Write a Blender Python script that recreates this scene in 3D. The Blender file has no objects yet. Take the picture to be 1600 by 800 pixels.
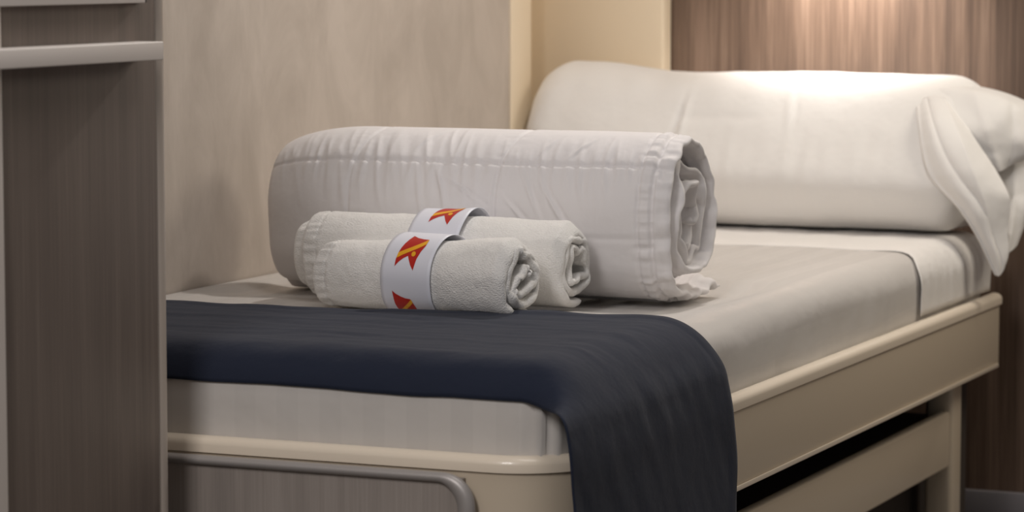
import bpy, bmesh, math, random
from mathutils import Vector, Matrix, noise
random.seed(4)
S = bpy.context.scene
COL = S.collection
PI = math.pi

# ---------------------------------------------------------------- camera
F = 4850.0
PITCH = math.atan(465 / F)
YAW = math.atan(2100 * math.cos(PITCH) / F)
CAM = Vector((1.327, -3.241, .987))
FW = Vector((-math.sin(YAW) * math.cos(PITCH), math.cos(YAW) * math.cos(PITCH), -math.sin(PITCH)))
RT = Vector((math.cos(YAW), math.sin(YAW), 0))
UP = RT.cross(FW)
cd = bpy.data.cameras.new('camera')
cam = bpy.data.objects.new('camera', cd)
COL.objects.link(cam)
m = Matrix((RT, UP, -FW)).transposed().to_4x4()
m.translation = CAM
cam.matrix_world = m
cd.sensor_width = 36
cd.lens = F / 1600 * 36
cd.clip_start = .05
cd.dof.use_dof = True
cd.dof.focus_distance = 3.98
cd.dof.aperture_fstop = 7.0
S.camera = cam


def at(px, py, ax, v):
    """world point seen at a photo pixel, on the plane axis=v"""
    d = FW * F + RT * (px - 800) + UP * (400 - py)
    return CAM + d * ((v - CAM[ax]) / d[ax])


# ---------------------------------------------------------------- materials
def srgb(r, g, b):
    f = lambda c: (c / 255) / 12.92 if c / 255 <= .04045 else ((c / 255 + .055) / 1.055) ** 2.4
    return (f(r), f(g), f(b), 1)


def mat(name, col, rough=.6, metal=0, sheen=0, spec=.5, coat=0):
    M = bpy.data.materials.new(name)
    M.use_nodes = True
    b = M.node_tree.nodes['Principled BSDF']
    b.inputs['Base Color'].default_value = col
    b.inputs['Roughness'].default_value = rough
    b.inputs['Metallic'].default_value = metal
    b.inputs['Sheen Weight'].default_value = sheen
    b.inputs['Specular IOR Level'].default_value = spec
    b.inputs['Coat Weight'].default_value = coat
    return M


def nodes(M):
    nt = M.node_tree
    return nt, nt.nodes, nt.links, nt.nodes['Principled BSDF']


def coords(M, scale, rot=(0, 0, 0)):
    nt, N, L, b = nodes(M)
    tc = N.new('ShaderNodeTexCoord')
    mp = N.new('ShaderNodeMapping')
    mp.inputs['Scale'].default_value = scale
    mp.inputs['Rotation'].default_value = rot
    L.new(tc.outputs['Object'], mp.inputs['Vector'])
    return mp.outputs['Vector']


def noise_tex(M, vec, scale, detail=4, rough=.55, dist=0):
    nt, N, L, b = nodes(M)
    n = N.new('ShaderNodeTexNoise')
    n.inputs['Scale'].default_value = scale
    n.inputs['Detail'].default_value = detail
    n.inputs['Roughness'].default_value = rough
    n.inputs['Distortion'].default_value = dist
    L.new(vec, n.inputs['Vector'])
    return n.outputs['Fac']


def ramp(M, fac, stops):
    nt, N, L, b = nodes(M)
    r = N.new('ShaderNodeValToRGB')
    while len(r.color_ramp.elements) < len(stops):
        r.color_ramp.elements.new(.5)
    for e, (p, c) in zip(r.color_ramp.elements, stops):
        e.position = p
        e.color = c
    L.new(fac, r.inputs['Fac'])
    return r.outputs['Color']


def bump(M, h, dist, strength=1.0, prev=None):
    nt, N, L, b = nodes(M)
    bp = N.new('ShaderNodeBump')
    bp.inputs['Distance'].default_value = dist
    bp.inputs['Strength'].default_value = strength
    L.new(h, bp.inputs['Height'])
    if prev:
        L.new(prev, bp.inputs['Normal'])
    L.new(bp.outputs['Normal'], b.inputs['Normal'])
    return bp.outputs['Normal']


def wood(name, dark, mid, light, fine=260, rough=.5, big=9, coat=0):
    """laminate with vertical grain lines"""
    M = mat(name, mid, rough, coat=coat)
    nt, N, L, b = nodes(M)
    v = coords(M, (1, 1, .018))
    a = noise_tex(M, v, fine, 3, .6)
    v2 = coords(M, (1, 1, .05))
    c = noise_tex(M, v2, big, 6, .65, .3)
    v3 = coords(M, (1, 1, .01))
    d = noise_tex(M, v3, 70, 3, .6)
    mx = N.new('ShaderNodeMath'); mx.operation = 'MULTIPLY_ADD'
    L.new(a, mx.inputs[0]); mx.inputs[1].default_value = .45; L.new(c, mx.inputs[2])
    my = N.new('ShaderNodeMath'); my.operation = 'MULTIPLY_ADD'
    L.new(d, my.inputs[0]); my.inputs[1].default_value = .45; L.new(mx.outputs[0], my.inputs[2])
    mz = N.new('ShaderNodeMath'); mz.operation = 'DIVIDE'
    L.new(my.outputs[0], mz.inputs[0]); mz.inputs[1].default_value = 1.9
    col = ramp(M, mz.outputs[0], [(.38, dark), (.5, mid), (.62, light)])
    L.new(col, b.inputs['Base Color'])
    bump(M, a, .0002, .5)
    return M


def cloth(name, col, rough=.85, sheen=.2, weave=1500, wd=.00012, soft=18, sd=.0015, stripe=None):
    M = mat(name, col, rough, sheen=sheen, spec=.25)
    nt, N, L, b = nodes(M)
    v = coords(M, (1, 1, 1))
    a = noise_tex(M, v, soft, 3, .5)
    p = bump(M, a, sd, 1)
    f = noise_tex(M, v, weave, 2, .5)
    p = bump(M, f, wd, 1, p)
    if stripe:
        v2 = coords(M, (1, 0, 1.0))
        ge = N.new('ShaderNodeNewGeometry')
        sx = N.new('ShaderNodeSeparateXYZ'); L.new(ge.outputs['Normal'], sx.inputs[0])
        ab = N.new('ShaderNodeMath'); ab.operation = 'ABSOLUTE'; L.new(sx.outputs['Y'], ab.inputs[0])
        on = N.new('ShaderNodeMath'); on.operation = 'LESS_THAN'; L.new(ab.outputs[0], on.inputs[0]); on.inputs[1].default_value = .6
        sp_ = N.new('ShaderNodeSeparateXYZ'); L.new(v2, sp_.inputs[0])
        mu = N.new('ShaderNodeMath'); mu.operation = 'MULTIPLY'; L.new(sp_.outputs['Z'], mu.inputs[0]); L.new(on.outputs[0], mu.inputs[1])
        cb = N.new('ShaderNodeCombineXYZ'); L.new(sp_.outputs['X'], cb.inputs['X']); L.new(mu.outputs[0], cb.inputs['Z'])
        v2 = cb.outputs[0]
        w = N.new('ShaderNodeTexWave')
        w.wave_type = 'BANDS'; w.bands_direction = 'DIAGONAL'
        w.inputs['Scale'].default_value = stripe
        L.new(v2, w.inputs['Vector'])
        c2 = ramp(M, w.outputs['Fac'], [(.42, (rough - .22,) * 3 + (1,)), (.58, (rough + .05,) * 3 + (1,))])
        L.new(c2, b.inputs['Roughness'])
        c3 = ramp(M, w.outputs['Fac'], [(.42, col), (.58, tuple(c * .96 for c in col[:3]) + (1,))])
        L.new(c3, b.inputs['Base Color'])
    return M


def terry():
    M = mat('white_terry', (.85, .835, .81, 1), .97, sheen=.35, spec=.1)
    nt, N, L, b = nodes(M)
    v = coords(M, (.55, 1, 1))
    a = noise_tex(M, v, 620, 2, .6)
    p = bump(M, a, .0020, 1)
    c = noise_tex(M, coords(M, (1, 1, 1)), 60, 3, .6)
    p = bump(M, c, .0012, .7, p)
    return M


MAT = {}
MAT['headboard'] = wood('walnut_laminate', srgb(74, 58, 48), srgb(104, 84, 70), srgb(138, 115, 99), fine=330, rough=.5, big=14)
MAT['greywood'] = wood('grey_brown_laminate', srgb(100, 89, 82), srgb(114, 102, 94), srgb(128, 116, 107), fine=330, rough=.5, big=12)
MAT['footwood'] = wood('grey_laminate', srgb(132, 124, 118), srgb(146, 137, 130), srgb(160, 151, 144), fine=330, rough=.5, big=12)
MAT['shelf'] = mat('pale_grey_laminate', srgb(214, 206, 200), .45)
MAT['trim'] = mat('taupe_edge_trim', srgb(176, 165, 155), .4)
MAT['cream'] = mat('cream_lacquer', srgb(206, 192, 171), .38, coat=.15)
MAT['creamwall'] = mat('cream_wall_panel', srgb(240, 223, 196), .5)
MAT['lip'] = mat('cream_edge_lip', srgb(232, 219, 200), .33, coat=.3)
MAT['alu'] = mat('brushed_aluminium', srgb(168, 163, 160), .42, metal=.3)
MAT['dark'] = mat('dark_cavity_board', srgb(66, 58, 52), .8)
MAT['greybase'] = mat('grey_skirting', srgb(140, 136, 140), .5)
MAT['floor'] = mat('grey_vinyl', srgb(120, 114, 110), .6)
MAT['paper'] = mat('white_paper', srgb(226, 228, 238), .45, spec=.5)
MAT['red'] = mat('red_print', srgb(186, 30, 18), .45)
MAT['yellow'] = mat('yellow_print', srgb(238, 172, 28), .45)
MAT['black'] = mat('black_speck', srgb(40, 34, 30), .8)
MAT['white_metal'] = mat('white_lamp_metal', srgb(220, 214, 204), .4)

# wall: matt textured plaster-like laminate
M = mat('mottled_wall_covering', srgb(198, 184, 168), .6)
nt, N, L, b = nodes(M)
a = noise_tex(M, coords(M, (1, 1, .5)), 9, 8, .65, .6)
L.new(ramp(M, a, [(.35, srgb(178, 167, 156)), (.65, srgb(196, 185, 174))]), b.inputs['Base Color'])
bump(M, noise_tex(M, coords(M, (1, 1, .4)), 60, 5, .6), .0006, .6)
MAT['wall'] = M

MAT['sheet'] = cloth('striped_satin_sheet', (.60, .572, .54, 1), .62, .15, 1300, .0001, 14, .003, stripe=11.0)
MAT['sheet2'] = cloth('plain_white_sheet', (.80, .775, .745, 1), .8, .15, 1300, .00012, 26, .003)
MAT['pillow'] = cloth('white_pillowcase', (.84, .82, .79, 1), .75, .15, 1400, .0001, 11, .006)
MAT['duvet'] = cloth('white_quilt_cotton', (.785, .76, .76, 1), .8, .2, 1700, .0001, 30, .0016)
MAT['navy'] = cloth('navy_runner_cloth', srgb(33, 39, 55), .88, .075, 900, .0003, 20, .003)
MAT['navy'].node_tree.nodes['Principled BSDF'].inputs['Specular IOR Level'].default_value = .2
MAT['terry'] = terry()


# ---------------------------------------------------------------- object helpers
def link(name, me, parent=None):
    o = bpy.data.objects.new(name, me)
    COL.objects.link(o)
    if parent:
        o.parent = parent
    return o


def obj(name, vs, fs, mts, parent=None, smooth=True, fmat=None):
    me = bpy.data.meshes.new(name)
    me.from_pydata([tuple(v) for v in vs], [], fs)
    if not isinstance(mts, (list, tuple)):
        mts = [mts]
    for q in mts:
        me.materials.append(q)
    if smooth:
        me.polygons.foreach_set('use_smooth', [True] * len(me.polygons))
    if fmat:
        me.polygons.foreach_set('material_index', fmat)
    me.validate(); me.update()
    bm = bmesh.new(); bm.from_mesh(me)
    bmesh.ops.recalc_face_normals(bm, faces=bm.faces)
    bm.to_mesh(me); bm.free()
    return link(name, me, parent)


def thing(name, label, cat, loc=(0, 0, 0), group=None):
    o = bpy.data.objects.new(name, None)
    COL.objects.link(o)
    o.empty_display_size = .05
    o.location = loc
    return tag(o, label, cat, group)


def tag(o, label, cat, group=None):
    o['label'] = label; o['category'] = cat
    if group:
        o['group'] = group
    return o


def struct(o):
    o['kind'] = 'structure'
    return o


def box(name, x0, x1, y0, y1, z0, z1, mt, parent=None, bev=.003, seg=3):
    bm = bmesh.new()
    bmesh.ops.create_cube(bm, size=1)
    for v in bm.verts:
        v.co = Vector((x0 + (v.co.x + .5) * (x1 - x0), y0 + (v.co.y + .5) * (y1 - y0), z0 + (v.co.z + .5) * (z1 - z0)))
    if bev:
        bmesh.ops.bevel(bm, geom=list(bm.edges), offset=bev, segments=seg, profile=.5, affect='EDGES')
    me = bpy.data.meshes.new(name)
    bm.to_mesh(me); bm.free()
    me.materials.append(mt)
    me.polygons.foreach_set('use_smooth', [False] * len(me.polygons))
    o = link(name, me, parent)
    if bev:
        for p in me.polygons:
            p.use_smooth = True
        me.set_sharp_from_angle(angle=math.radians(50))
    if parent:
        pl = parent.location
        o.matrix_parent_inverse = Matrix.Translation(-pl)
    return o


def keep(o, parent):
    """parent, keeping world coordinates"""
    o.parent = parent
    o.matrix_parent_inverse = Matrix.Translation(-parent.location)
    return o


def sweep(path, prof, closed_prof=True):
    """prof = [(n,z)] offsets in the outward normal / up; path = [(x,y)]"""
    vs, fs = [], []
    n = len(path); k = len(prof)
    for i, (x, y) in enumerate(path):
        a = Vector(path[max(i - 1, 0)]); c = Vector(path[min(i + 1, n - 1)])
        t = (c - a).normalized()
        nx, ny = t.y, -t.x
        for (d, z) in prof:
            vs.append((x + nx * d, y + ny * d, z))
    for i in range(n - 1):
        for j in range(k if closed_prof else k - 1):
            q = (j + 1) % k
            fs.append((i * k + j, i * k + q, (i + 1) * k + q, (i + 1) * k + j))
    if closed_prof:
        fs.append(tuple(range(k)))
        fs.append(tuple((n - 1) * k + j for j in range(k))[::-1])
    return vs, fs


def grid_faces(nu, nv, off=0, closed_u=False, closed_v=False):
    fs = []
    for i in range(nu if closed_u else nu - 1):
        for j in range(nv if closed_v else nv - 1):
            a = i * nv + j; b_ = i * nv + (j + 1) % nv
            c = ((i + 1) % nu) * nv + (j + 1) % nv; d = ((i + 1) % nu) * nv + j
            fs.append((off + a, off + b_, off + c, off + d))
    return fs


def cr(pts, t):
    """Catmull-Rom through pts, t in 0..len-1"""
    n = len(pts)
    i = min(int(t), n - 2); f = t - i
    p1 = pts[i]; p2 = pts[i + 1]
    p0 = pts[i - 1] if i > 0 else p1 * 2 - p2
    p3 = pts[i + 2] if i + 2 < n else p2 * 2 - p1
    return (p1 * 2 + (p2 - p0) * f + (p0 * 2 - p1 * 5 + p2 * 4 - p3) * f * f + (p1 * 3 - p0 - p2 * 3 + p3) * f ** 3) * .5


def net(rows, nu, nv):
    """smooth surface through a control net of Vectors"""
    out = []
    for i in range(nu):
        u = i / (nu - 1) * (len(rows) - 1)
        for j in range(nv):
            c = [cr(r, j / (nv - 1) * (len(r) - 1)) for r in rows]
            out.append(cr(c, u))
    return out


def fbm(x, y, z, o=3):
    return noise.fractal(Vector((x, y, z)), .9, 2.0, o)


def ns(x, y, z):
    return noise.noise(Vector((x, y, z)))


def sm(a, b_, x):
    t = max(0, min(1, (x - a) / (b_ - a)))
    return t * t * (3 - 2 * t)


def ga(x, c, s):
    return math.exp(-((x - c) / s) ** 2)


def solid(o, t, off=-1):
    q = o.modifiers.new('thickness', 'SOLIDIFY')
    q.thickness = t; q.offset = off
    return o


# ---------------------------------------------------------------- the room
WX = -.862
struct(box('floor', WX - .1, 2.2, -3.9, 2.14, -.05, 0, MAT['floor'], bev=0))
struct(box('wall_left', WX - .1, WX, -3.9, 1.826, 0, 2.3, MAT['wall'], bev=0))
struct(box('wall_back', WX - .1, 2.2, 2.10, 2.16, 0, 2.3, MAT['headboard'], bev=0))
struct(box('trim_1', WX - .1, WX + .003, 1.829, 1.921, 0, 2.3, MAT['creamwall'], bev=.004))
struct(box('trim_2', WX - .1, -.656, 2.055, 2.098, 0, 2.3, MAT['creamwall'], bev=.006))
struct(box('trim_3', WX - .1, WX - .075, 1.922, 2.053, 0, 2.3, MAT['creamwall'], bev=0))
struct(box('baseboard_back', -.4, 2.2, 2.085, 2.099, 0, .047, MAT['greybase'], bev=.002))

# ---------------------------------------------------------------- bed frame
bed = thing('bunk_bed', 'cream single bed frame with rounded foot corner and grey wood foot panel, under the mattress', 'bed', (-.43, .97, 0))
R = .10


def path_bed(y_end, step=.02, x_start=WX + .002):
    p = [(x_start, 0)]
    x = x_start
    while x < -R - step:
        x += step
        p.append((x, 0))
    for k in range(0, 17):
        a = -PI / 2 + k / 16 * PI / 2
        p.append((-R + R * math.cos(a), R + R * math.sin(a)))
    p.append((0, y_end))
    return p


# foot board with its curved corner, then the straight side rail
pb = [(0, .10), (0, .396), (-.020, .396), (-.020, .10)]
vs, fs = sweep(path_bed(.13), pb)
o = keep(obj('foot_board', vs, fs, MAT['cream'], smooth=True), bed)
o.data.set_sharp_from_angle(angle=math.radians(40))
box('side_rail', -.020, 0, .132, 1.955, .286, .400, MAT['cream'], bed, bev=.006, seg=4)
o = box('rail_edging', .0005, .003, .132, 1.94, .289, .296, MAT['lip'], bed, bev=.001)
# rounded lip over both
lp = []
for k in range(9):
    a = PI * k / 8
    lp.append((-.010 + .0135 * math.cos(a), .406 + .010 * math.sin(a)))
lp = [(.0035, .397)] + lp + [(-.0235, .397)]
pth = path_bed(1.955)
vs, fs = sweep(pth, lp)
o = keep(obj('rail_lip', vs, fs, MAT['lip']), bed)
o.data.set_sharp_from_angle(angle=math.radians(60))
# grey foot panel with metal edging
fp_x = -.128
o = box('foot_panel', WX + .004, fp_x, -.012, -.001, .10, .389, MAT['footwood'], bed, bev=.001)
rr = .035
pts = [(WX + .004, .3895)]
for k in range(0, 13):
    a = PI / 2 - k / 12 * PI / 2
    pts.append((fp_x + .006 - rr + rr * math.cos(a), .3895 - rr + rr * math.sin(a)))
pts.append((fp_x + .006, .10))
vs = []; kk = 10
for i, (x, z) in enumerate(pts):
    a = Vector(pts[max(i - 1, 0)]); c = Vector(pts[min(i + 1, len(pts) - 1)])
    t = (c - a).normalized(); n2 = Vector((t.y, -t.x))
    wv = .0055 if i < 2 else .0095
    wv = .0060 + .0055 * sm(0, 10, i)
    for k in range(kk):
        an = 2 * PI * k / kk
        d = wv * math.cos(an); q = .008 * math.sin(an)
        vs.append((x + n2.x * d, -.012 + q, z + n2.y * d))
fs = grid_faces(len(pts), kk, closed_v=True)
keep(obj('panel_edging', vs, fs, MAT['alu']), bed)
# under the rail
box('drawer_front', -.050, -.030, .12, 1.752, .142, .236, MAT['cream'], bed, bev=.005)
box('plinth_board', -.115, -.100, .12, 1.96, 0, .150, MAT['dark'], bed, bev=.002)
box('end_post', -.075, -.026, 1.755, 1.815, 0, .284, MAT['cream'], bed, bev=.010, seg=4)
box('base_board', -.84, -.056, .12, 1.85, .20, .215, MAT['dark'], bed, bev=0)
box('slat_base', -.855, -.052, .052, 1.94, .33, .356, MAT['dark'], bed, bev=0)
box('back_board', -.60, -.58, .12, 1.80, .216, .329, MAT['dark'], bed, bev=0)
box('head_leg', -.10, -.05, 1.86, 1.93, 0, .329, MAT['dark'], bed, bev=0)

# ---------------------------------------------------------------- mattress
MX0, MX1, MY0, MY1, MZ0, MZ1 = -.858, -.022, .022, 1.95, .357, .518


def ztop(x, y):
    return MZ1 - (.0055 + .0105 * sm(.60, .72, y)) * sm(-.86, -.78, x) * (1 - sm(-.15, -.06, x)) * sm(.40, .47, y) * (1 - sm(.93, 1.05, y))


def dense_box(x0, x1, y0, y1, z0, z1, r, step, rz=None):
    rz = rz or r
    bm = bmesh.new()
    nx, ny, nz = [max(2, int((b_ - a) / step)) for a, b_ in ((x0, x1), (y0, y1), (z0, z1))]
    idx = {}
    vs = []

    def V(i, j, k):
        key = (i, j, k)
        if key not in idx:
            idx[key] = len(vs)
            p = Vector((x0 + (x1 - x0) * i / nx, y0 + (y1 - y0) * j / ny, z0 + (z1 - z0) * k / nz))
            q = Vector((min(max(p.x, x0 + r), x1 - r), min(max(p.y, y0 + r), y1 - r), min(max(p.z, z0 + rz), z1 - rz)))
            d = p - q
            if d.length > 1e-6:
                e = Vector((d.x / r, d.y / r, d.z / rz))
                mxx = max(abs(e.x), abs(e.y), abs(e.z))
                e = e.normalized() * mxx
                p = q + Vector((e.x * r, e.y * r, e.z * rz))
            vs.append(p)
        return idx[key]
    fs = []
    for i in range(nx):
        for j in range(ny):
            fs.append((V(i, j, nz), V(i + 1, j, nz), V(i + 1, j + 1, nz), V(i, j + 1, nz)))
            fs.append((V(i, j, 0), V(i, j + 1, 0), V(i + 1, j + 1, 0), V(i + 1, j, 0)))
    for i in range(nx):
        for k in range(nz):
            fs.append((V(i, 0, k), V(i + 1, 0, k), V(i + 1, 0, k + 1), V(i, 0, k + 1)))
            fs.append((V(i, ny, k), V(i, ny, k + 1), V(i + 1, ny, k + 1), V(i + 1, ny, k)))
    for j in range(ny):
        for k in range(nz):
            fs.append((V(0, j, k), V(0, j, k + 1), V(0, j + 1, k + 1), V(0, j + 1, k)))
            fs.append((V(nx, j, k), V(nx, j + 1, k), V(nx, j + 1, k + 1), V(nx, j, k + 1)))
    return vs, fs


vs, fs = dense_box(MX0, MX1, MY0, MY1, MZ0, MZ1, .052, .011)
for v in vs:
    if v.x < MX0 + .06 and v.z > .45: v.z = max(v.z, MZ1 - .006 * (1 - sm(MX0, MX0 + .06, v.x))) if v.y > .08 else v.z
    tz = sm(.40, .5, v.z)
    # soft dents and the long pulls of the fitted cover
    if v.z > .46:
        v.z += .0025 * ns(v.x * 7, v.y * 3, 0) * tz + (ztop(v.x, v.y) - MZ1) * tz
    if v.x > MX1 - .05:
        v.x += (.0035 * ns(v.y * 5, v.z * 14, 3) + .0015 * ns(v.y * 24, v.z * 9, 8)) * (1 - sm(.49, .52, v.z))
    # gathered corner at the foot
    dx = v.x - MX1; 
    if v.y < .10 and v.x > -.16:
        a = math.atan2(v.x + .075, -(v.y - .075))
        w = sm(.39, .43, v.z) * 0 + (1 - sm(.47, .51, v.z))
        g = (ga(a, .55, .07) - .8 * ga(a, .72, .06) + .9 * ga(a, .9, .07) - .6 * ga(a, .38, .08) + .7 * ga(a, 1.15, .1)) * .0075 * w
        v.x += g * math.sin(a); v.y -= g * math.cos(a)
    if v.y < .03:
        v.y += .0022 * ns(v.x * 9 + v.z * 12, v.z * 5, 2) * (1 - tz)
mattress = obj('mattress', vs, fs, MAT['sheet'])
tag(mattress, 'single mattress in a satin-striped white fitted sheet lying in the cream bed frame', 'mattress')

# second sheet folded over the head end
rows = []
yF = [(0, 0)]
nu, nv = 60, 90
vs = []
for i in range(nu):
    f = i / (nu - 1)
    for j in range(nv):
        g = j / (nv - 1)
        # g runs along the profile: from the wall across the top and down the side
        Ltop = .80; La = .05 * PI / 2; Ls = .045
        s = g * (Ltop + La + Ls)
        rr_ = .055
        if s < Ltop:
            x = MX1 - .05 - Ltop + s; z = MZ1 + .0022; edge = 0
        elif s < Ltop + La:
            a = (s - Ltop) / .05
            x = MX1 - .05 + rr_ * math.sin(a); z = MZ1 + .0022 - rr_ * (1 - math.cos(a)); edge = sm(0, 1, (s - Ltop) / La)
        else:
            x = MX1 + .005; z = MZ1 + .0022 - rr_ - (s - Ltop - La); edge = 1
        y0 = 1.565 - .045 * sm(0, 1, edge) + .006 * ns(s * 9, 1, 0)
        y = y0 + f * (1.946 - y0)
        th = 1 - ga(f, 0, .03) * .5
        w = .0022 * ns(x * 12, y * 9, z * 10) + .0040 * ns(s * 3, y * 42, 4) * edge + .0014 * ns(x * 40, y * 30, 2)
        z += (w * th + .0012 - .0022 * ga(f, 0, .03)) * (1 - edge)
        x += (w * 1.2 + .003 * abs(ns(1, y * 30, z * 6))) * edge * (.3 + .7 * sm(.41, .5, z)) * (0 if z < .412 else 1)
        vs.append((x, y, max(z, .413)))
o = obj('bed_sheet', vs, grid_faces(nu, nv), MAT['sheet2'])
solid(o, .0014, -1)
tag(o, 'plain white sheet folded over the head end of the mattress under the pillow', 'sheet')

# ---------------------------------------------------------------- navy runner
nu, nv = 210, 90
vs = []
Ltop = .78; rx = .070; xe = -.068
for i in range(nu):
    s = i / (nu - 1) * (Ltop + rx * PI / 2 + .30)
    for j in range(nv):
        g = j / (nv - 1)
        far = .408 + .080 * sm(.2, .78, s) + .004 * math.sin(s * 11 + 1) + .004 * ns(s * 14, 0, 5)
        if s < Ltop:
            x = xe - Ltop + s; z = MZ1 + .004; side = 0; ou = Vector((0, 0, 1))
        elif s < Ltop + rx * PI / 2:
            a = (s - Ltop) / rx
            x = xe + rx * math.sin(a); z = MZ1 + .004 - rx * (1 - math.cos(a)); side = a / (PI / 2)
            ou = Vector((math.sin(a), 0, math.cos(a)))
        else:
            d = s - Ltop - rx * PI / 2
            x = xe + rx + .012 * sm(.02, .3, d); z = MZ1 + .004 - rx - d; side = 1 + d
            ou = Vector((1, 0, 0))
        dd = max(0, side - 1)
        sd = min(side, 1)
        x += .011 * sm(-.04, .05, s - Ltop - rx * PI / 2)
        far += (.500 - far) * sm(.3, 1, sd) + .012 * sm(0, .10, dd) * (1 - sm(.1, .26, dd)) - .018 * sm(.10, .28, dd)
        near = .002 - .004 * s + .004 * ns(s * 5, 3, 1)
        near += (-.034 - near) * sm(.0, .9, sd)
        y = near + g * (far - near)
        # the foot edge rolls over the mattress end
        yb = .078
        if y < yb:
            a = (yb - y) / .058
            yy = yb - .058 * math.sin(min(a, PI / 2)) - .0
            drop = .058 * (1 - math.cos(min(a, PI / 2))) + max(0, (yb - y) - .058 * PI / 2)
            k = 1 - sm(.05, .95, sd)
            y = y + (yy - y) * k
            z -= drop * k
        # wrinkles
        top = 1 - sm(.0, .6, sd)
        w = .0016 * ns(x * 5, y * 26, 1) * top + .0012 * ns(x * 16, y * 50, 6) * top
        w += .0035 * ga(y, far, .03) * top * (max(0, ns(s * 10, 2, 9)) + .9 * ga(s, .60, .05))
        w += .0022 * top * ga(y + .02 * math.sin(x * 7), .30, .012) + .0018 * top * ga(y + .015 * math.sin(x * 9 + 2), .17, .010)
        w += (.0055 * ns(y * 7 + z * 2.5, z * 2.0, 3) + .0018 * ns(y * 28 + z * 12, z * 9, 2)) * sm(.3, 1, sd) + .0015 * sm(0, .2, dd)
        w = w if w > -.0015 or side > .3 else -.0015
        w += .003 * sm(.6, 1.0, sd)
        hem = .0016 * (sm(far - .020, far - .017, y))
        p = Vector((x, y, z)) + ou * (w + hem + .0015)
        lim = .0105 * sm(.475, .425, p.z) if False else .0105 * (1 - sm(.422, .46, p.z))
        if side > .8 and p.x < lim:
            p.x = lim
        vs.append(p)
o = obj('bed_runner', vs, grid_faces(nu, nv), MAT['navy'])
solid(o, .0018, 1)
tag(o, 'dark navy blue bed runner across the foot of the mattress, hanging over the rail', 'bed runner')
runner = o


# ---------------------------------------------------------------- rolled textiles
def roll(name, mt, parent, L, t, spine, nx, sfun, disp, push=None, endr=None):
    """a thick cloth slab of length L (local x) and thickness t wound along the spine curve in local y,z.
    disp(u, x, side, s) -> extra height on that face; push(u, x) -> (dx, dy, dz)."""
    n = len(spine)
    nor = []
    for i in range(n):
        a = spine[max(i - 1, 0)]; c = spine[min(i + 1, n - 1)]
        d = (c - a).normalized()
        nor.append(Vector((-d.y, d.x)))      # outward side
    ss = [0]
    for i in range(1, n):
        ss.append(ss[-1] + (spine[i] - spine[i - 1]).length)
    cap = 6
    loop = []                                # (x, height fraction, side)
    hr = endr or t / 2
    xs = [-L / 2 + hr + (L - 2 * hr) * k / (nx - 1) for k in range(nx)]
    for x in xs: loop.append((x, 1.0, 1))
    for k in range(1, cap):
        a = PI / 2 - PI * k / cap
        loop.append((L / 2 - hr + hr * math.cos(a), math.sin(a), 1 if a > 0 else -1))
    for x in reversed(xs): loop.append((x, -1.0, -1))
    for k in range(1, cap):
        a = -PI / 2 - PI * k / cap
        loop.append((-L / 2 + hr + hr * math.cos(a), math.sin(a), -1 if k < cap / 2 else 1))
    vs = []
    K = len(loop)
    for i in range(n):
        u = i / (n - 1)
        e = min(1, (min(ss[i], ss[-1] - ss[i]) / (t * .6)))
        e = math.sqrt(max(0, 1 - (1 - e) ** 2)) * .93 + .07
        for (x, hf, sd) in loop:
            h = hf * t / 2 * e
            ex = sfun(u, x) if sfun else 0
            h2 = h + (disp(u, x, sd, ss[i]) if disp else 0) * e * abs(hf) * sd
            p = Vector((x + ex, spine[i].x + nor[i].x * h2, spine[i].y + nor[i].y * h2))
            if push:
                p += push(u, x, sd, ss[i])
            vs.append(p)
    fs = grid_faces(n, K, closed_v=True)
    fs.append(tuple(range(K))); fs.append(tuple((n - 1) * K + j for j in range(K))[::-1])
    return obj(name, vs, fs, mt, parent)


def place(o, P, rz):
    o.location = P
    o.rotation_euler = (0, 0, rz)


# ---- duvet
duv = thing('rolled_duvet', 'large white quilted duvet rolled up behind the two rolled towels on the bed', 'duvet')
T = .021
spine = []
PITCHD = .034
R0 = .1235
NT = 3.0
zc = R0 * 1.02 + .008


def tr_of(k):
    """turns wound at spine step k: the outer turn is sampled finely"""
    k -= 14
    return k / 330 * 1.05 if k < 330 else 1.05 + (k - 330) / 150 * (NT - 1.05)


for k in range(14):            # the tail lying on the bed behind
    f = k / 13
    spine.append(Vector((.130 - .130 * f, T / 2 + .002 + .010 * ga(f, .25, .18))))
N_ = 480
for k in range(1, N_):
    tr = tr_of(k + 14)                   # from the bottom round the front
    a = tr * 2 * PI
    r = R0 - T / 2 - PITCHD * tr * (1 - .06 * tr)
    if r < .008: break
    ang = -PI / 2 - a
    cy = .93; cz = 1.03
    g = 1 + .0 * tr
    # first quarter turn starts flat on the tail
    pw = lambda v, e_: math.copysign(abs(v) ** e_, v)
    ex = 1 - (.34 if math.cos(ang) < 0 else .15) * sm(0, .6, -math.sin(ang))
    y = r * cy * pw(math.cos(ang), ex); z = zc + r * cz * pw(math.sin(ang), ex)
    inn = sm(.9, 1.5, tr)
    y += inn * .016 * ns(math.cos(ang) * 1.7 + 3, math.sin(ang) * 1.7, tr * 1.3)
    z += inn * .018 * ns(math.cos(ang) * 1.7 + 9, math.sin(ang) * 1.7, tr * 1.3) - .006 * inn
    sq = 1 - .012 * math.cos(2 * ang) * (1 - inn)
    y *= sq
    if tr < .3:
        z = max(z, T / 2 + .001)
    if tr > .92 and tr < 1.12:
        z = max(z, T * 1.6 + .004)
    spine.append(Vector((y, z)))


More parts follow.
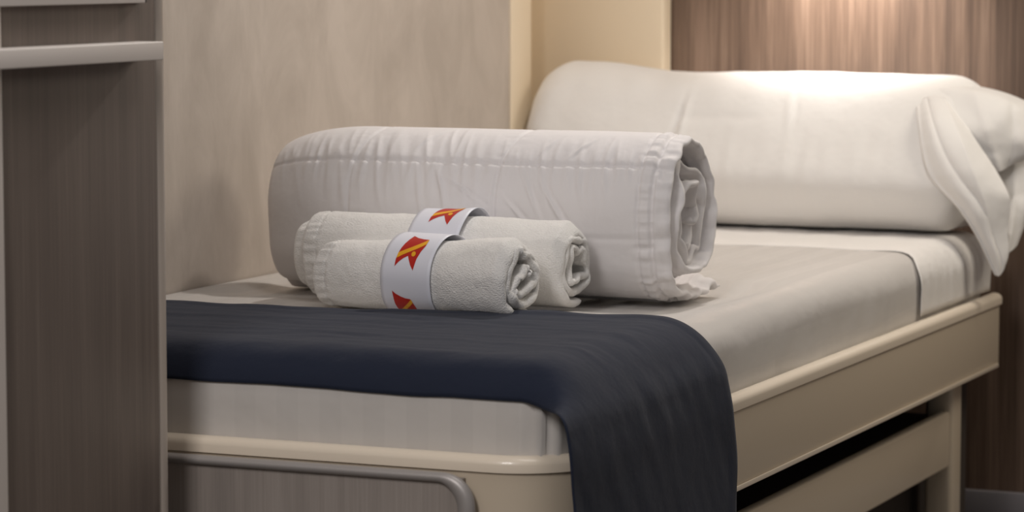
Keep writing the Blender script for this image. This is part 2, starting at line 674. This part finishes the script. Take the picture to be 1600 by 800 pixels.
def duv_shift(u, x):
    sh = 0
    s2 = u * len(spine)
    tr = max(0, tr_of(s2))
    # the right end: the inner turns stand proud, outer tail drawn back
    if x > .2:
        sh += (.010 * sm(.55, .8, tr) - .013 * sm(1.0, 1.35, tr) - .006 + .016 * ns(tr * 5, 1, 2) * sm(.9, 1.3, tr)) * sm(.17, .29, x)
    if x < -.2:
        sh -= (.004 * ns(tr * 6, 4, 2)) * sm(.2, .29, -x)
    return sh


def duv_disp(u, x, sd, s):
    k = u * (len(spine) - 1)
    tr = tr_of(k)
    d = 0
    ang = tr * 2 * PI
    rad = .118
    q1 = (tr - .347) * 2 * PI * rad     # metres from the upper seam
    q2 = (tr - .205) * 2 * PI * rad
    q3 = (tr - .60) * 2 * PI * rad
    w1, w2, w3 = ga(q1, 0, .0032), ga(q2, 0, .003), ga(q3, 0, .004)
    d -= .0036 * w1 + .0012 * w2 * sm(-.05, .1, x) + .003 * w3
    lx = [-.172, .052, .270]
    sway = .022 * sm(.30, .5, tr)
    for c in lx:
        d -= .0028 * ga(x - sway * (1 if c < 0 else .9 if c < .2 else 0), c, .0024)
    # puckers standing off the seam, long soft ruffles over and under it
    rough_ = .35 + .65 * ga(x, -.08, .13) + .3 * ga(x, .2, .08)
    cell = ns(x * 18, 4, 0)
    dep = (.022 + .060 * max(0, cell + .3)) * (.5 + rough_)
    if q1 < 0: e = sm(-dep * 1.9, -.002, q1)
    else: e = 1 - sm(.002, dep * 1.7, q1)
    rf = 1 - abs(ns(x * 52 + q1 * 6, q1 * 5, 1)) * 3.2
    d += .0040 * rough_ * e * max(-.3, rf)
    d += .0011 * e * ns(x * 130, q1 * 30, 7)
    # the same, finer, along the cross seams
    for c in lx[:2]:
        qx = x - sway - c
        d += .0007 * ns(tr * 90, x * 40, c * 9) * ga(qx, 0, .02)
    # a few sharp diagonal creases
    for (cx, cq, sl, ln, am) in ((.142, -.066, -.62, .030, .0034), (.105, -.048, -.45, .026, .0026), (.175, -.030, -.15, .016, .0022), (.005, -.046, -1.5, .016, .0026), (.085, -.074, -.9, .016, .0022), (-.035, -.026, -.35, .022, .0026), (.165, .030, .6, .022, .0014), (.115, .035, .4, .022, .0014), (-.07, .045, .5, .025, .0014)):
        along = (q1 - cq); off = (x - cx) - sl * along
        d += am * ga(along, 0, ln) * (ga(off, 0, .0032) - .7 * ga(off, .006, .0045))
    # gathered hem at the open right end
    he = sm(.283, .290, x)
    d += (.0040 * ns(s * 80, 1, x * 6) + .0018 * ns(s * 170, 3, 0)) * ga(x, .280, .013) - .0060 * ga(x, .2900, .0030) + .0028 * ns(s * 80, 1, 4) * sm(.290, .297, x)
    d += .0022 * ns(x * 6, s * 9, 3)
    # the quilt thins out to its sewn edge
    thin = -.0062 * sm(.286, .302, x)
    # the belly between seams
    if sd < 0: d = -d * .3 + .001 * ns(x * 30, s * 30, 1)
    return d + thin * .8


def duv_push(u, x, sd, s):
    k = u * (len(spine) - 1)
    tr = max(0, tr_of(k))
    inn = sm(.95, 1.6, tr)
    p = Vector((0, 0, 0))
    # crumpled inner turns, strongest at the open end
    e = .35 + .65 * sm(.12, .29, x)
    p.y += inn * e * .010 * ns(x * 12 + 2, s * 24, 0) * 1.9 + .0015 * ns(s * 60, x * 30, 0) * inn
    p.z += inn * e * .020 * ns(x * 12 + 7, s * 24, 5)
    p.x += inn * .006 * ns(s * 20, 3, 3) * sm(.2, .3, x)
    # left end tucks in and rounds off
    rnd = sm(-.215, -.315, x) if False else (max(0, min(1, (-.165 - x) / .152)))
    sc = 1 - .46 * (1 - math.sqrt(max(0, 1 - (rnd * .97) ** 2.2)))
    idx = int(k)
    c = Vector((0, zc))
    q = spine[min(idx, len(spine) - 1)]
    if tr > .0:
        p.y += (q.x - c.x) * (sc - 1)
        p.z += (q.y - c.y) * (sc - 1) * (.25 + .75 * sm(c.y - .07, c.y + .03, q.y))
    p.z -= .004 * sm(.06, .22, q.y)
    # scalloped sewn rim at the open end
    rim = sm(.285, .305, x) * (1 - .5 * inn)
    p.y += rim * .0035 * ns(s * 55, 2, 1); p.z += rim * .0035 * ns(s * 55, 7, 4); p.x += rim * .004 * ns(s * 38, 1, 8)
    return p


o = roll('quilt', MAT['duvet'], duv, .630, T, spine, 330, duv_shift, duv_disp, duv_push)
place(duv, Vector((-.458, .812, MZ1 - .0130)), math.radians(1.5))

# ---- towels
def towel_spine(R0, t, pitch, nt, seed, squash=1.0, tail=.0, start=-PI / 2, n=400):
    sp = []
    for k in range(n):
        a = k / (n - 1) * nt * 2 * PI
        tr = a / (2 * PI)
        r = R0 - t / 2 - pitch * tr
        if r < t * .45: break
        ang = start - a
        pw = lambda v: math.copysign(abs(v) ** .78, v)
        ex = 1 - .22 * sm(0, .6, -math.sin(ang))
        pw = lambda v: math.copysign(abs(v) ** ex, v)
        if math.sin(ang) < 0: y = r * 1.02 * pw(math.cos(ang)); z = r * squash * pw(math.sin(ang))
        else: y = r * 1.02 * math.cos(ang); z = r * squash * math.sin(ang)
        inn = sm(.75, 1.4, tr)
        y += inn * .007 * ns(math.cos(ang) * 1.4 + seed, math.sin(ang) * 1.4, tr * 1.5)
        z += inn * .007 * ns(math.cos(ang) * 1.4 + seed + 5, math.sin(ang) * 1.4, tr * 1.5)
        sp.append(Vector((y, z + R0 * squash)))
    return sp


def make_towel(name, label, L, R0, t, pitch, nt, seed, squash, stepL, stepR, loc, rz, taper, start=-PI / 2 + .5, crump=1.0, bx=0, bw=.07):
    th = thing(name, label, 'towel', group=None)
    sp = towel_spine(R0, t, pitch, nt, seed, squash, start=start)
    n = len(sp)

    def shift(u, x):
        tr = u * nt
        s_ = 0
        if x < 0: s_ -= stepL * min(1, tr / 1.5) * sm(L * .25, L * .5, -x) + .003 * ns(tr * 5, seed, 0) * sm(L * .3, L * .5, -x)
        else: s_ += stepR * (tr / nt) * sm(L * .25, L * .5, x) + .004 * ns(tr * 5, seed, 9) * sm(L * .3, L * .5, x)
        return s_

    def disp(u, x, sd, s):
        d = .0016 * ns(x * 20, s * 22, seed) + .0006 * ns(x * 90, s * 90, seed)
        xl = x + L / 2
        # ribbed woven hem near the left end
        if xl < .030:
            d += -.0020 * ga(xl, .0215, .0016) + .0034 * ns(s * 150, 1, xl * 25) * (1 - sm(.020, .030, xl)) * sm(0, .006, xl)
        # squeezed by the paper sleeve
        d -= .0030 * sm(bw / 2 + .014, bw / 2 - .004, abs(x - bx)) if False else .0006 * (1 - sm(bw / 2 - .002, bw / 2 + .014, abs(x - bx)))
        # soft pulled folds
        d += .0025 * max(0, ns(x * 30 + s * 8, s * 5, seed + 3)) * ga(x, -L * .08, L * .14)
        if sd < 0: d *= -.3
        return d

    def push(u, x, sd, s):
        tr = u * nt
        p = Vector((0, 0, 0))
        k = min(int(u * (n - 1)), n - 1)
        q = sp[k]
        c = R0 * squash
        e = sm(L * .12, L * .5, x)
        inn = sm(.55, 1.3, tr)
        # the mouth: inner turns pinch and fold irregularly, outer turn rolls inward
        p.y += crump * (e * inn * .012 * ns(s * 28 + seed, x * 12, 1))
        p.z += crump * (e * inn * .012 * ns(s * 28 + seed + 4, x * 12, 6))
        an = math.atan2(q.y - c, q.x)
        lip = sm(L / 2 - .016, L / 2, x)
        sc = 1 + taper * (x / L) - .10 * lip * (1 - inn) - .02 * sm(L * .42, L * .5, -x)
        sc += crump * .05 * e * ns(math.cos(an) * 1.5, math.sin(an) * 1.5, seed) 
        p.y += q.x * (sc - 1)
        p.z += q.y * (sc - 1) if q.y > .01 else 0
        p.x += crump * e * (.005 * ns(math.cos(an) * 2, math.sin(an) * 2, seed + 2))
        return p
    o = roll('towel_cloth', MAT['terry'], th, L, t, sp, 180, shift, disp, push, endr=t * .5)
    place(th, loc, rz)
    return th, o, sp


def towel_height(R0, squash):
    return R0 * squash


FLAG_A = dict(
    red=[(285, 268), (330, 280), (380, 286), (430, 288), (422, 330), (398, 368), (375, 420), (358, 497), (330, 462), (312, 430), (297, 402), (262, 418), (225, 445), (197, 475), (198, 430), (208, 385), (222, 350), (240, 320), (262, 292)],
    stripe=[(208, 383), (260, 362), (310, 343), (360, 322), (400, 304), (430, 288), (426, 318), (395, 335), (350, 356), (300, 376), (250, 396), (203, 420)],
    dot=[(342 + 18 * math.cos(k * PI / 8), 388 + 17 * math.sin(k * PI / 8)) for k in range(16)])
FLAG_B = dict(
    red=[(185, 625), (215, 640), (260, 655), (300, 664), (340, 667), (358, 685), (375, 712), (395, 756), (330, 756), (280, 758), (235, 758), (218, 735), (205, 700), (195, 660)],
    stripe=[(232, 756), (262, 736), (300, 710), (335, 680), (348, 668), (362, 690), (330, 718), (296, 742), (275, 758)],
    dot=[])


def unroll(flag):
    """traced outline -> flat paper millimetres (x right, y up), undoing the curve of the sleeve"""
    out = {}
    for k, poly in flag.items():
        q = []
        dense = []
        for i_, p in enumerate(poly):
            n_ = poly[(i_ + 1) % len(poly)]
            dense += [(p[0] + (n_[0] - p[0]) * f_ / 3, p[1] + (n_[1] - p[1]) * f_ / 3) for f_ in range(3)]
        for (x, y) in dense:
            py = 315 + y / 4.444; px = 570 + x / 4.444
            a = math.asin(max(-.985, min(.985, (429.5 - py) / 60.5)))
            q.append(((px - 631 + 19 * math.cos(a) - 19) / 1.218 , math.degrees(a) + 7))
        out[k] = q
    return out


FLAG = unroll(FLAG_A)
FLAG2 = unroll(FLAG_B)


def band(th, R0, sq, xc, w, tilt, emblems, gap=.0016, open_edge=0.0):
    """paper sleeve round a towel: local ring with printed emblems lying on it"""
    vs, fs, fm = [], [], []
    nu, nv = 96, 14
    cz = R0 * sq

    def pt(a, xx, lift=0):
        # a: 0 = front (-y), up = positive towards the top
        r = R0 + gap + lift
        fl = open_edge * sm(.55, 1, xx) * sm(-.2, .5, math.sin(a))
        ex = 1 - .20 * sm(0, .6, -math.sin(a))
        pw = lambda v: math.copysign(abs(v) ** ex, v)
        y = -pw(math.cos(a)) * (r * 1.02 + fl); z = cz + pw(math.sin(a)) * (r * sq + fl * .8)
        x = xc + (xx - .5) * w + tilt * math.sin(a)
        return Vector((x, y, z))
    for i in range(nu):
        a = i / nu * 2 * PI
        for j in range(nv):
            vs.append(pt(a, j / (nv - 1)))
    f0 = grid_faces(nu, nv, closed_u=True)
    fs += f0; fm += [0] * len(f0)
    # inner face
    off = len(vs)
    for i in range(nu):
        a = i / nu * 2 * PI
        for j in range(nv):
            vs.append(pt(a, j / (nv - 1), -.0005))
    f0 = grid_faces(nu, nv, off, closed_u=True)
    fs += f0; fm += [0] * len(f0)
    for j in (0, nv - 1):
        for i in range(nu):
            k = (i + 1) % nu
            fs.append((i * nv + j, k * nv + j, off + k * nv + j, off + i * nv + j)); fm.append(0)
    # emblems: 2-D outlines (mm on the paper) tessellated and laid on the sleeve
    o = obj('paper_band', vs, fs, MAT['paper'], th)
    em_parts = []
    for (flag, sx_, da, RR) in emblems:
        bm = bmesh.new()
        for lvl, (key, mi) in enumerate((('red', 0), ('stripe', 1), ('dot', 1))):
            poly = flag[key]
            if not poly: continue
            b2 = bmesh.new()
            vv = [b2.verts.new((p[0], p[1], 0)) for p in poly]
            f_ = b2.faces.new(vv)
            f_.normal_update()
            bmesh.ops.triangulate(b2, faces=[f_])
            # cut into thin strips so it follows the curve
            ys = [p[1] for p in poly]
            y = min(ys)
            while y < max(ys):
                y += 5
                bmesh.ops.bisect_plane(b2, geom=list(b2.verts) + list(b2.edges) + list(b2.faces), plane_co=(0, y, 0), plane_no=(0, 1, 0))
            xs_ = [p[0] for p in poly]
            x = min(xs_)
            while x < max(xs_):
                x += 6
                bmesh.ops.bisect_plane(b2, geom=list(b2.verts) + list(b2.edges) + list(b2.faces), plane_co=(x, 0, 0), plane_no=(1, 0, 0))
            mp = {}
            for v in b2.verts:
                a = math.radians(v.co.y * RR + da)
                q = pt(a, .5 + (v.co.x / 1000 + sx_) / w, .0003 + .0002 * lvl)
                mp[v] = bm.verts.new(q)
            for f in b2.faces:
                nf = bm.faces.new([mp[v] for v in f.verts])
                nf.material_index = mi
                nf.smooth = True
            b2.free()
        me = bpy.data.meshes.new('printed_emblem')
        bmesh.ops.recalc_face_normals(bm, faces=bm.faces)
        bm.to_mesh(me); bm.free()
        me.materials.append(MAT['red']); me.materials.append(MAT['yellow'])
        e = link('printed_emblem', me, o)
        e['label'] = 'red flag-shaped emblem with a yellow stripe and dot'
        em_parts.append(e)
    return o


PX = .0790 / 100 / 4.44 * 1.0      # metres per traced unit on the paper (0.79 mm per photo pixel)
# front towel
R1 = .0525
t1, c1, sp1 = make_towel('rolled_towel', 'smaller white terry towel rolled in front, its paper band showing two red emblems', .308, R1, .0120, .0142, 2.7, 2.0, 1.0,
                         .004, .006, Vector((-.4120, .501, MZ1 - .0020)), math.radians(-9), .17, start=-PI / 2 + .3, bx=.004, bw=.079, crump=1.25)
band(t1, R1, 1.0, .004, .079, .002, [(FLAG, -.004, 0, 1.0), (FLAG2, -.004, 0, 1.0)], gap=.0012)
# towel behind
R2 = .0635
t2, c2, sp2 = make_towel('rolled_towel', 'longer white terry towel rolled between the front towel and the duvet, paper band half hidden', .380, R2, .0110, .0135, 2.9, 7.0, 1.0,
                         .030, .004, Vector((-.4350, .626, MZ1 - .0020)), math.radians(1), .0, start=-PI / 2 + .3, bx=-.001, bw=.078)
band(t2, R2, 1.0, -.001, .078, .006, [(FLAG, -.001, 38, .85)], gap=.0016, open_edge=.004)

# ---------------------------------------------------------------- pillow
pil = thing('pillow', 'long white bolster pillow standing against the headboard at the head of the bed', 'pillow', (-.40, 1.93, MZ1))
prof = [Vector(p) for p in ((1.850, .000), (1.812, .020), (1.792, .055), (1.786, .092), (1.803, .140), (1.835, .195), (1.880, .245), (1.945, .272),
                            (2.005, .262), (2.038, .220), (2.046, .150), (2.044, .080), (2.035, .02), (1.98, .000), (1.91, .0))]
NP = 110
loopc = prof + [prof[0]]
nxp = 150
vs = []
XL, XR = -.850, -.030
for i in range(nxp):
    f = i / (nxp - 1)
    x = XL + f * (XR - XL)
    # closing at both ends
    e = min(1, f / .085)
    e = (1 - (1 - e) ** 2.4) ** .5
    e2 = min(1, (1 - f) / .07)
    e2 = .55 + .45 * (1 - (1 - e2) ** 2.2) ** .5
    hgt = 1.035 - .085 * sm(.08, .35, f) + .0 * f - .015 * sm(.75, 1, f)
    for j in range(NP):
        q = cr(loopc, j / NP * (len(loopc) - 1))
        cy, cz_ = 1.93, .125
        y = cy + (q.x - cy) * (.30 + .70 * e) * (.6 + .4 * e2)
        z = cz_ + (q.y - cz_) * (.40 + .60 * e) * e2
        z = (z if z < .1 else .1 + (z - .1) * hgt)
        rid = ga(q.y, .092, .05)
        y += -.012 * rid * sm(.3, .6, f) * (1 if q.x < 1.85 else 0) + .010 * ga(q.y, .09, .06) * (1 - sm(.1, .35, f)) * (1 if q.x < 1.85 else 0)
        w = .0045 * ns(x * 5, q.y * 9, q.x * 9) + .0015 * ns(x * 22, q.y * 18, q.x * 8)
        # creases
        w += -.0060 * ga(x - .15 * (q.y - .19), -.545, .005) * ga(q.y, .19, .04) + .005 * ga(x, -.535, .005) * ga(q.y, .19, .05) + (.0035 * ga(x + .2 * (q.y - .2), -.345, .006) - .003 * ga(x + .2 * (q.y - .2), -.335, .005)) * ga(q.y, .21, .035) * (1 if q.x < 1.93 else 0)
        w += -.0045 * ga(q.y, .193, .005) * sm(-.55, -.53, x) * (1 - sm(-.42, -.38, x)) * (1 if q.x < 1.9 else 0)
        w += .003 * ns(x * 40, 2, 2) * ga(q.y, .12, .05) * sm(-.6, -.4, x)
        # end gathers
        en = (1 - sm(0, .10, f)) + sm(.92, 1, f)
        w += .005 * ns(math.atan2(q.y - .12, q.x - 1.93) * 3.2, f * 6, 3) * en
        d = Vector((q.x - cy, q.y - cz_)).normalized()
        yy = y + d.x * w; zz = max(z + d.y * w, .004)
        vs.append((x, yy, MZ1 + .006 + zz * 1.0))
fs = grid_faces(nxp, NP, closed_v=True)
fs.append(tuple(range(NP))); fs.append(tuple((nxp - 1) * NP + j for j in range(NP))[::-1])
keep(obj('pillow_body', vs, fs, MAT['pillow']), pil)


def px_net(rows, nu, nv, amp=.002, fr=18, folds=()):
    R_ = [[at(px, py, 1, y) for (px, py, y) in r] for r in rows]
    v_ = net(R_, nu, nv)
    out = []
    for k, p in enumerate(v_):
        u = k // nv / (nu - 1); v = k % nv / (nv - 1)
        w = amp * ns(p.x * fr, p.z * fr, 5)
        for (v0, v1, am, wd) in folds:      # creases running down the cloth
            d = v - (v0 + (v1 - v0) * u)
            w += am * (math.exp(-abs(d) / wd))
        out.append(p + Vector((.25, -1, 0)) * w)
    return out


# front fold of the open pillowcase end, drooping to a tip in front of the rail
rows = [[(1432, 160, 1.868), (1450, 152, 1.862), (1470, 152, 1.868), (1488, 160, 1.880)],
        [(1436, 200, 1.815), (1458, 195, 1.800), (1490, 195, 1.812), (1520, 213, 1.838)],
        [(1444, 250, 1.784), (1472, 245, 1.768), (1515, 245, 1.784), (1554, 264, 1.815)],
        [(1458, 282, 1.776), (1495, 290, 1.762), (1540, 290, 1.780), (1575, 303, 1.810)],
        [(1498, 325, 1.775), (1522, 325, 1.766), (1552, 322, 1.785), (1577, 324, 1.812)],
        [(1528, 372, 1.782), (1542, 372, 1.777), (1558, 368, 1.795), (1574, 360, 1.815)],
        [(1548, 415, 1.792), (1556, 410, 1.790), (1566, 405, 1.800), (1575, 396, 1.812)],
        [(1556, 430, 1.797), (1560, 431, 1.797), (1564, 428, 1.802), (1568, 420, 1.808)]]
o = keep(obj('pillowcase_flap', px_net(rows, 90, 60, .004, 22, ((.02, .02, .006, .05), (.30, .62, -.006, .07), (.75, .35, .006, .08))), grid_faces(90, 60), MAT['pillow']), pil)
solid(o, .003, 0)
# upper back layer of the case
rows = [[(1440, 128, 1.950), (1500, 131, 1.950), (1560, 143, 1.950), (1600, 158, 1.950), (1630, 176, 1.950)],
        [(1440, 140, 1.895), (1490, 142, 1.885), (1552, 153, 1.885), (1592, 172, 1.895), (1628, 200, 1.915)],
        [(1445, 180, 1.868), (1500, 190, 1.850), (1556, 200, 1.855), (1595, 212, 1.872), (1622, 226, 1.90)],
        [(1455, 230, 1.862), (1515, 240, 1.845), (1560, 243, 1.852), (1594, 240, 1.875), (1615, 240, 1.90)],
        [(1470, 280, 1.862), (1530, 275, 1.850), (1562, 268, 1.858), (1582, 256, 1.880), (1600, 250, 1.90)]]
o = keep(obj('pillowcase_flap', px_net(rows, 50, 50, .005, 22, ((.35, .5, .007, .06), (.7, .62, -.007, .07))), grid_faces(50, 50), MAT['pillow']), pil)
solid(o, .003, 0)
# rear layer hanging behind the tip
rows = [[(1500, 250, 1.905), (1560, 235, 1.925), (1605, 215, 1.94), (1635, 205, 1.95)],
        [(1515, 290, 1.88), (1568, 282, 1.900), (1605, 270, 1.915), (1630, 262, 1.935)],
        [(1535, 330, 1.86), (1572, 325, 1.872), (1602, 318, 1.890), (1612, 312, 1.915)],
        [(1550, 365, 1.845), (1574, 362, 1.855), (1592, 360, 1.875), (1600, 352, 1.90)],
        [(1562, 392, 1.838), (1572, 396, 1.842), (1580, 392, 1.85), (1588, 384, 1.87)]]
o = keep(obj('pillowcase_flap', px_net(rows, 50, 40, .004, 22, ((.5, .4, .008, .09),)), grid_faces(50, 40), MAT['pillow']), pil)
solid(o, .003, 0)

# ---------------------------------------------------------------- shelf unit at the left
UX = -.463
un = thing('shelf_unit', 'tall grey-brown wood-grain unit at the left with a pale shelf on its side', 'shelf unit', (-.66, -.32, 0))
box('side_panel', UX - .018, UX, -.62, -.124, 0, 2.2, MAT['greywood'], un, bev=.001)
box('end_panel', WX + .003, UX - .0185, -.142, -.124, 0, 2.2, MAT['greywood'], un, bev=.001)
box('front_panel', WX + .003, UX - .0185, -.62, -.602, 0, 2.2, MAT['greywood'], un, bev=.001)
# rounded vertical edging at the far corner
vs = []
for z in (0, 2.2):
    for k in range(13):
        a = -PI / 2 + PI * k / 12
        vs.append((UX - .009 + .0098 * math.cos(a), -.1105 + .0135 * math.sin(a), z))
    vs.append((UX - .018, -.0975, z)); vs.append((UX - .018, -.1238, z))
K = 15
fs = [(k, (k + 1) % K, K + (k + 1) % K, K + k) for k in range(K)] + [tuple(range(K)), tuple(range(2 * K - 1, K - 1, -1))]
o = keep(obj('edge_trim', vs, fs, MAT['trim']), un)
o.data.set_sharp_from_angle(angle=math.radians(40))
o = box('shelf', UX + .0005, UX + .034, -.60, -.163, .8725, .8935, MAT['shelf'], un, bev=.0015)
o['label'] = 'pale grey shelf board'
box('upper_box', UX + .0005, UX + .016, -.60, -.172, .937, 1.25, MAT['shelf'], un, bev=.001)
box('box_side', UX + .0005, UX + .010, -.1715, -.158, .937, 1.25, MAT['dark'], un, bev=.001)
YE = at(9, 400, 0, UX + .012).y
box('front_edging', UX + .0005, UX + .012, YE - .04, YE, 0, 2.2, MAT['shelf'], un, bev=.004)

# reading lamp above the pillow, out of the photo's frame
LX, LY, LZ = -.300, 1.960, 1.17
la = thing('reading_lamp', 'small white wall lamp above the pillow on the headboard wall', 'lamp', (LX, 2.098, LZ + .05))
box('mount_plate', LX - .03, LX + .03, 2.085, 2.0985, LZ + .02, LZ + .08, MAT['white_metal'], la, bev=.004)
box('arm', LX - .006, LX + .006, LY + .02, 2.0845, LZ + .045, LZ + .057, MAT['white_metal'], la, bev=.002)
vs = []
for (r, z) in ((.030, 0), (.032, .002), (.032, .06), (.022, .07), (.0, .07)):
    for k in range(24):
        a = 2 * PI * k / 24
        vs.append((LX + r * math.cos(a), LY + r * math.sin(a), LZ + .012 + z))
keep(obj('lamp_shade', vs, grid_faces(5, 24, closed_v=True), MAT['white_metal']), la)


# ---------------------------------------------------------------- light
def light(kind, name, loc, target, power, color, size=.1, size_y=None, **kw):
    ld = bpy.data.lights.new(name, kind)
    ld.energy = power; ld.color = color
    if kind == 'AREA':
        ld.shape = 'RECTANGLE' if size_y else 'SQUARE'
        ld.size = size
        if size_y: ld.size_y = size_y
    elif kind in ('SPOT', 'POINT'):
        ld.shadow_soft_size = size
    for k, v in kw.items(): setattr(ld, k, v)
    o = bpy.data.objects.new(name, ld)
    COL.objects.link(o)
    o.location = loc
    d = Vector(target) - Vector(loc)
    o.rotation_euler = d.to_track_quat('-Z', 'Y').to_euler()
    return o


LP = dict(spot=30, ceil=6.5, front=24, head=10, side=8, world=.13)
light('SPOT', 'reading_lamp_beam', (LX, LY, LZ), (LX, LY + .15, LZ - .27), LP['spot'], (1, .945, .89), .018, spot_size=math.radians(98), spot_blend=1.0)
light('AREA', 'ceiling_lamp', (.25, -.15, 2.25), (-.2, .4, .4), LP['ceil'], (1, .95, .915), .6, 1.0)
light('AREA', 'corridor_lamp', (-.05, -2.1, 2.0), (-.35, .4, .4), LP['front'], (1, .95, .93), .5, 1.0)
light('AREA', 'head_downlight', (-.20, 1.5, 1.85), (-.4, .2, .5), LP['head'], (1, .93, .87), .07)
light('AREA', 'cabin_side_lamp', (.75, 1.75, 1.5), (0, .9, .35), LP['side'], (1, .90, .76), .55)
W = bpy.data.worlds.new('cabin_ambient')
S.world = W
W.use_nodes = True
W.node_tree.nodes['Background'].inputs['Color'].default_value = (1, .96, .94, 1)
W.node_tree.nodes['Background'].inputs['Strength'].default_value = LP['world']

S.view_settings.view_transform = 'Standard'
S.view_settings.look = 'None'
S.view_settings.gamma = 1
S.view_settings.use_curve_mapping = False
S.view_settings.exposure = 0
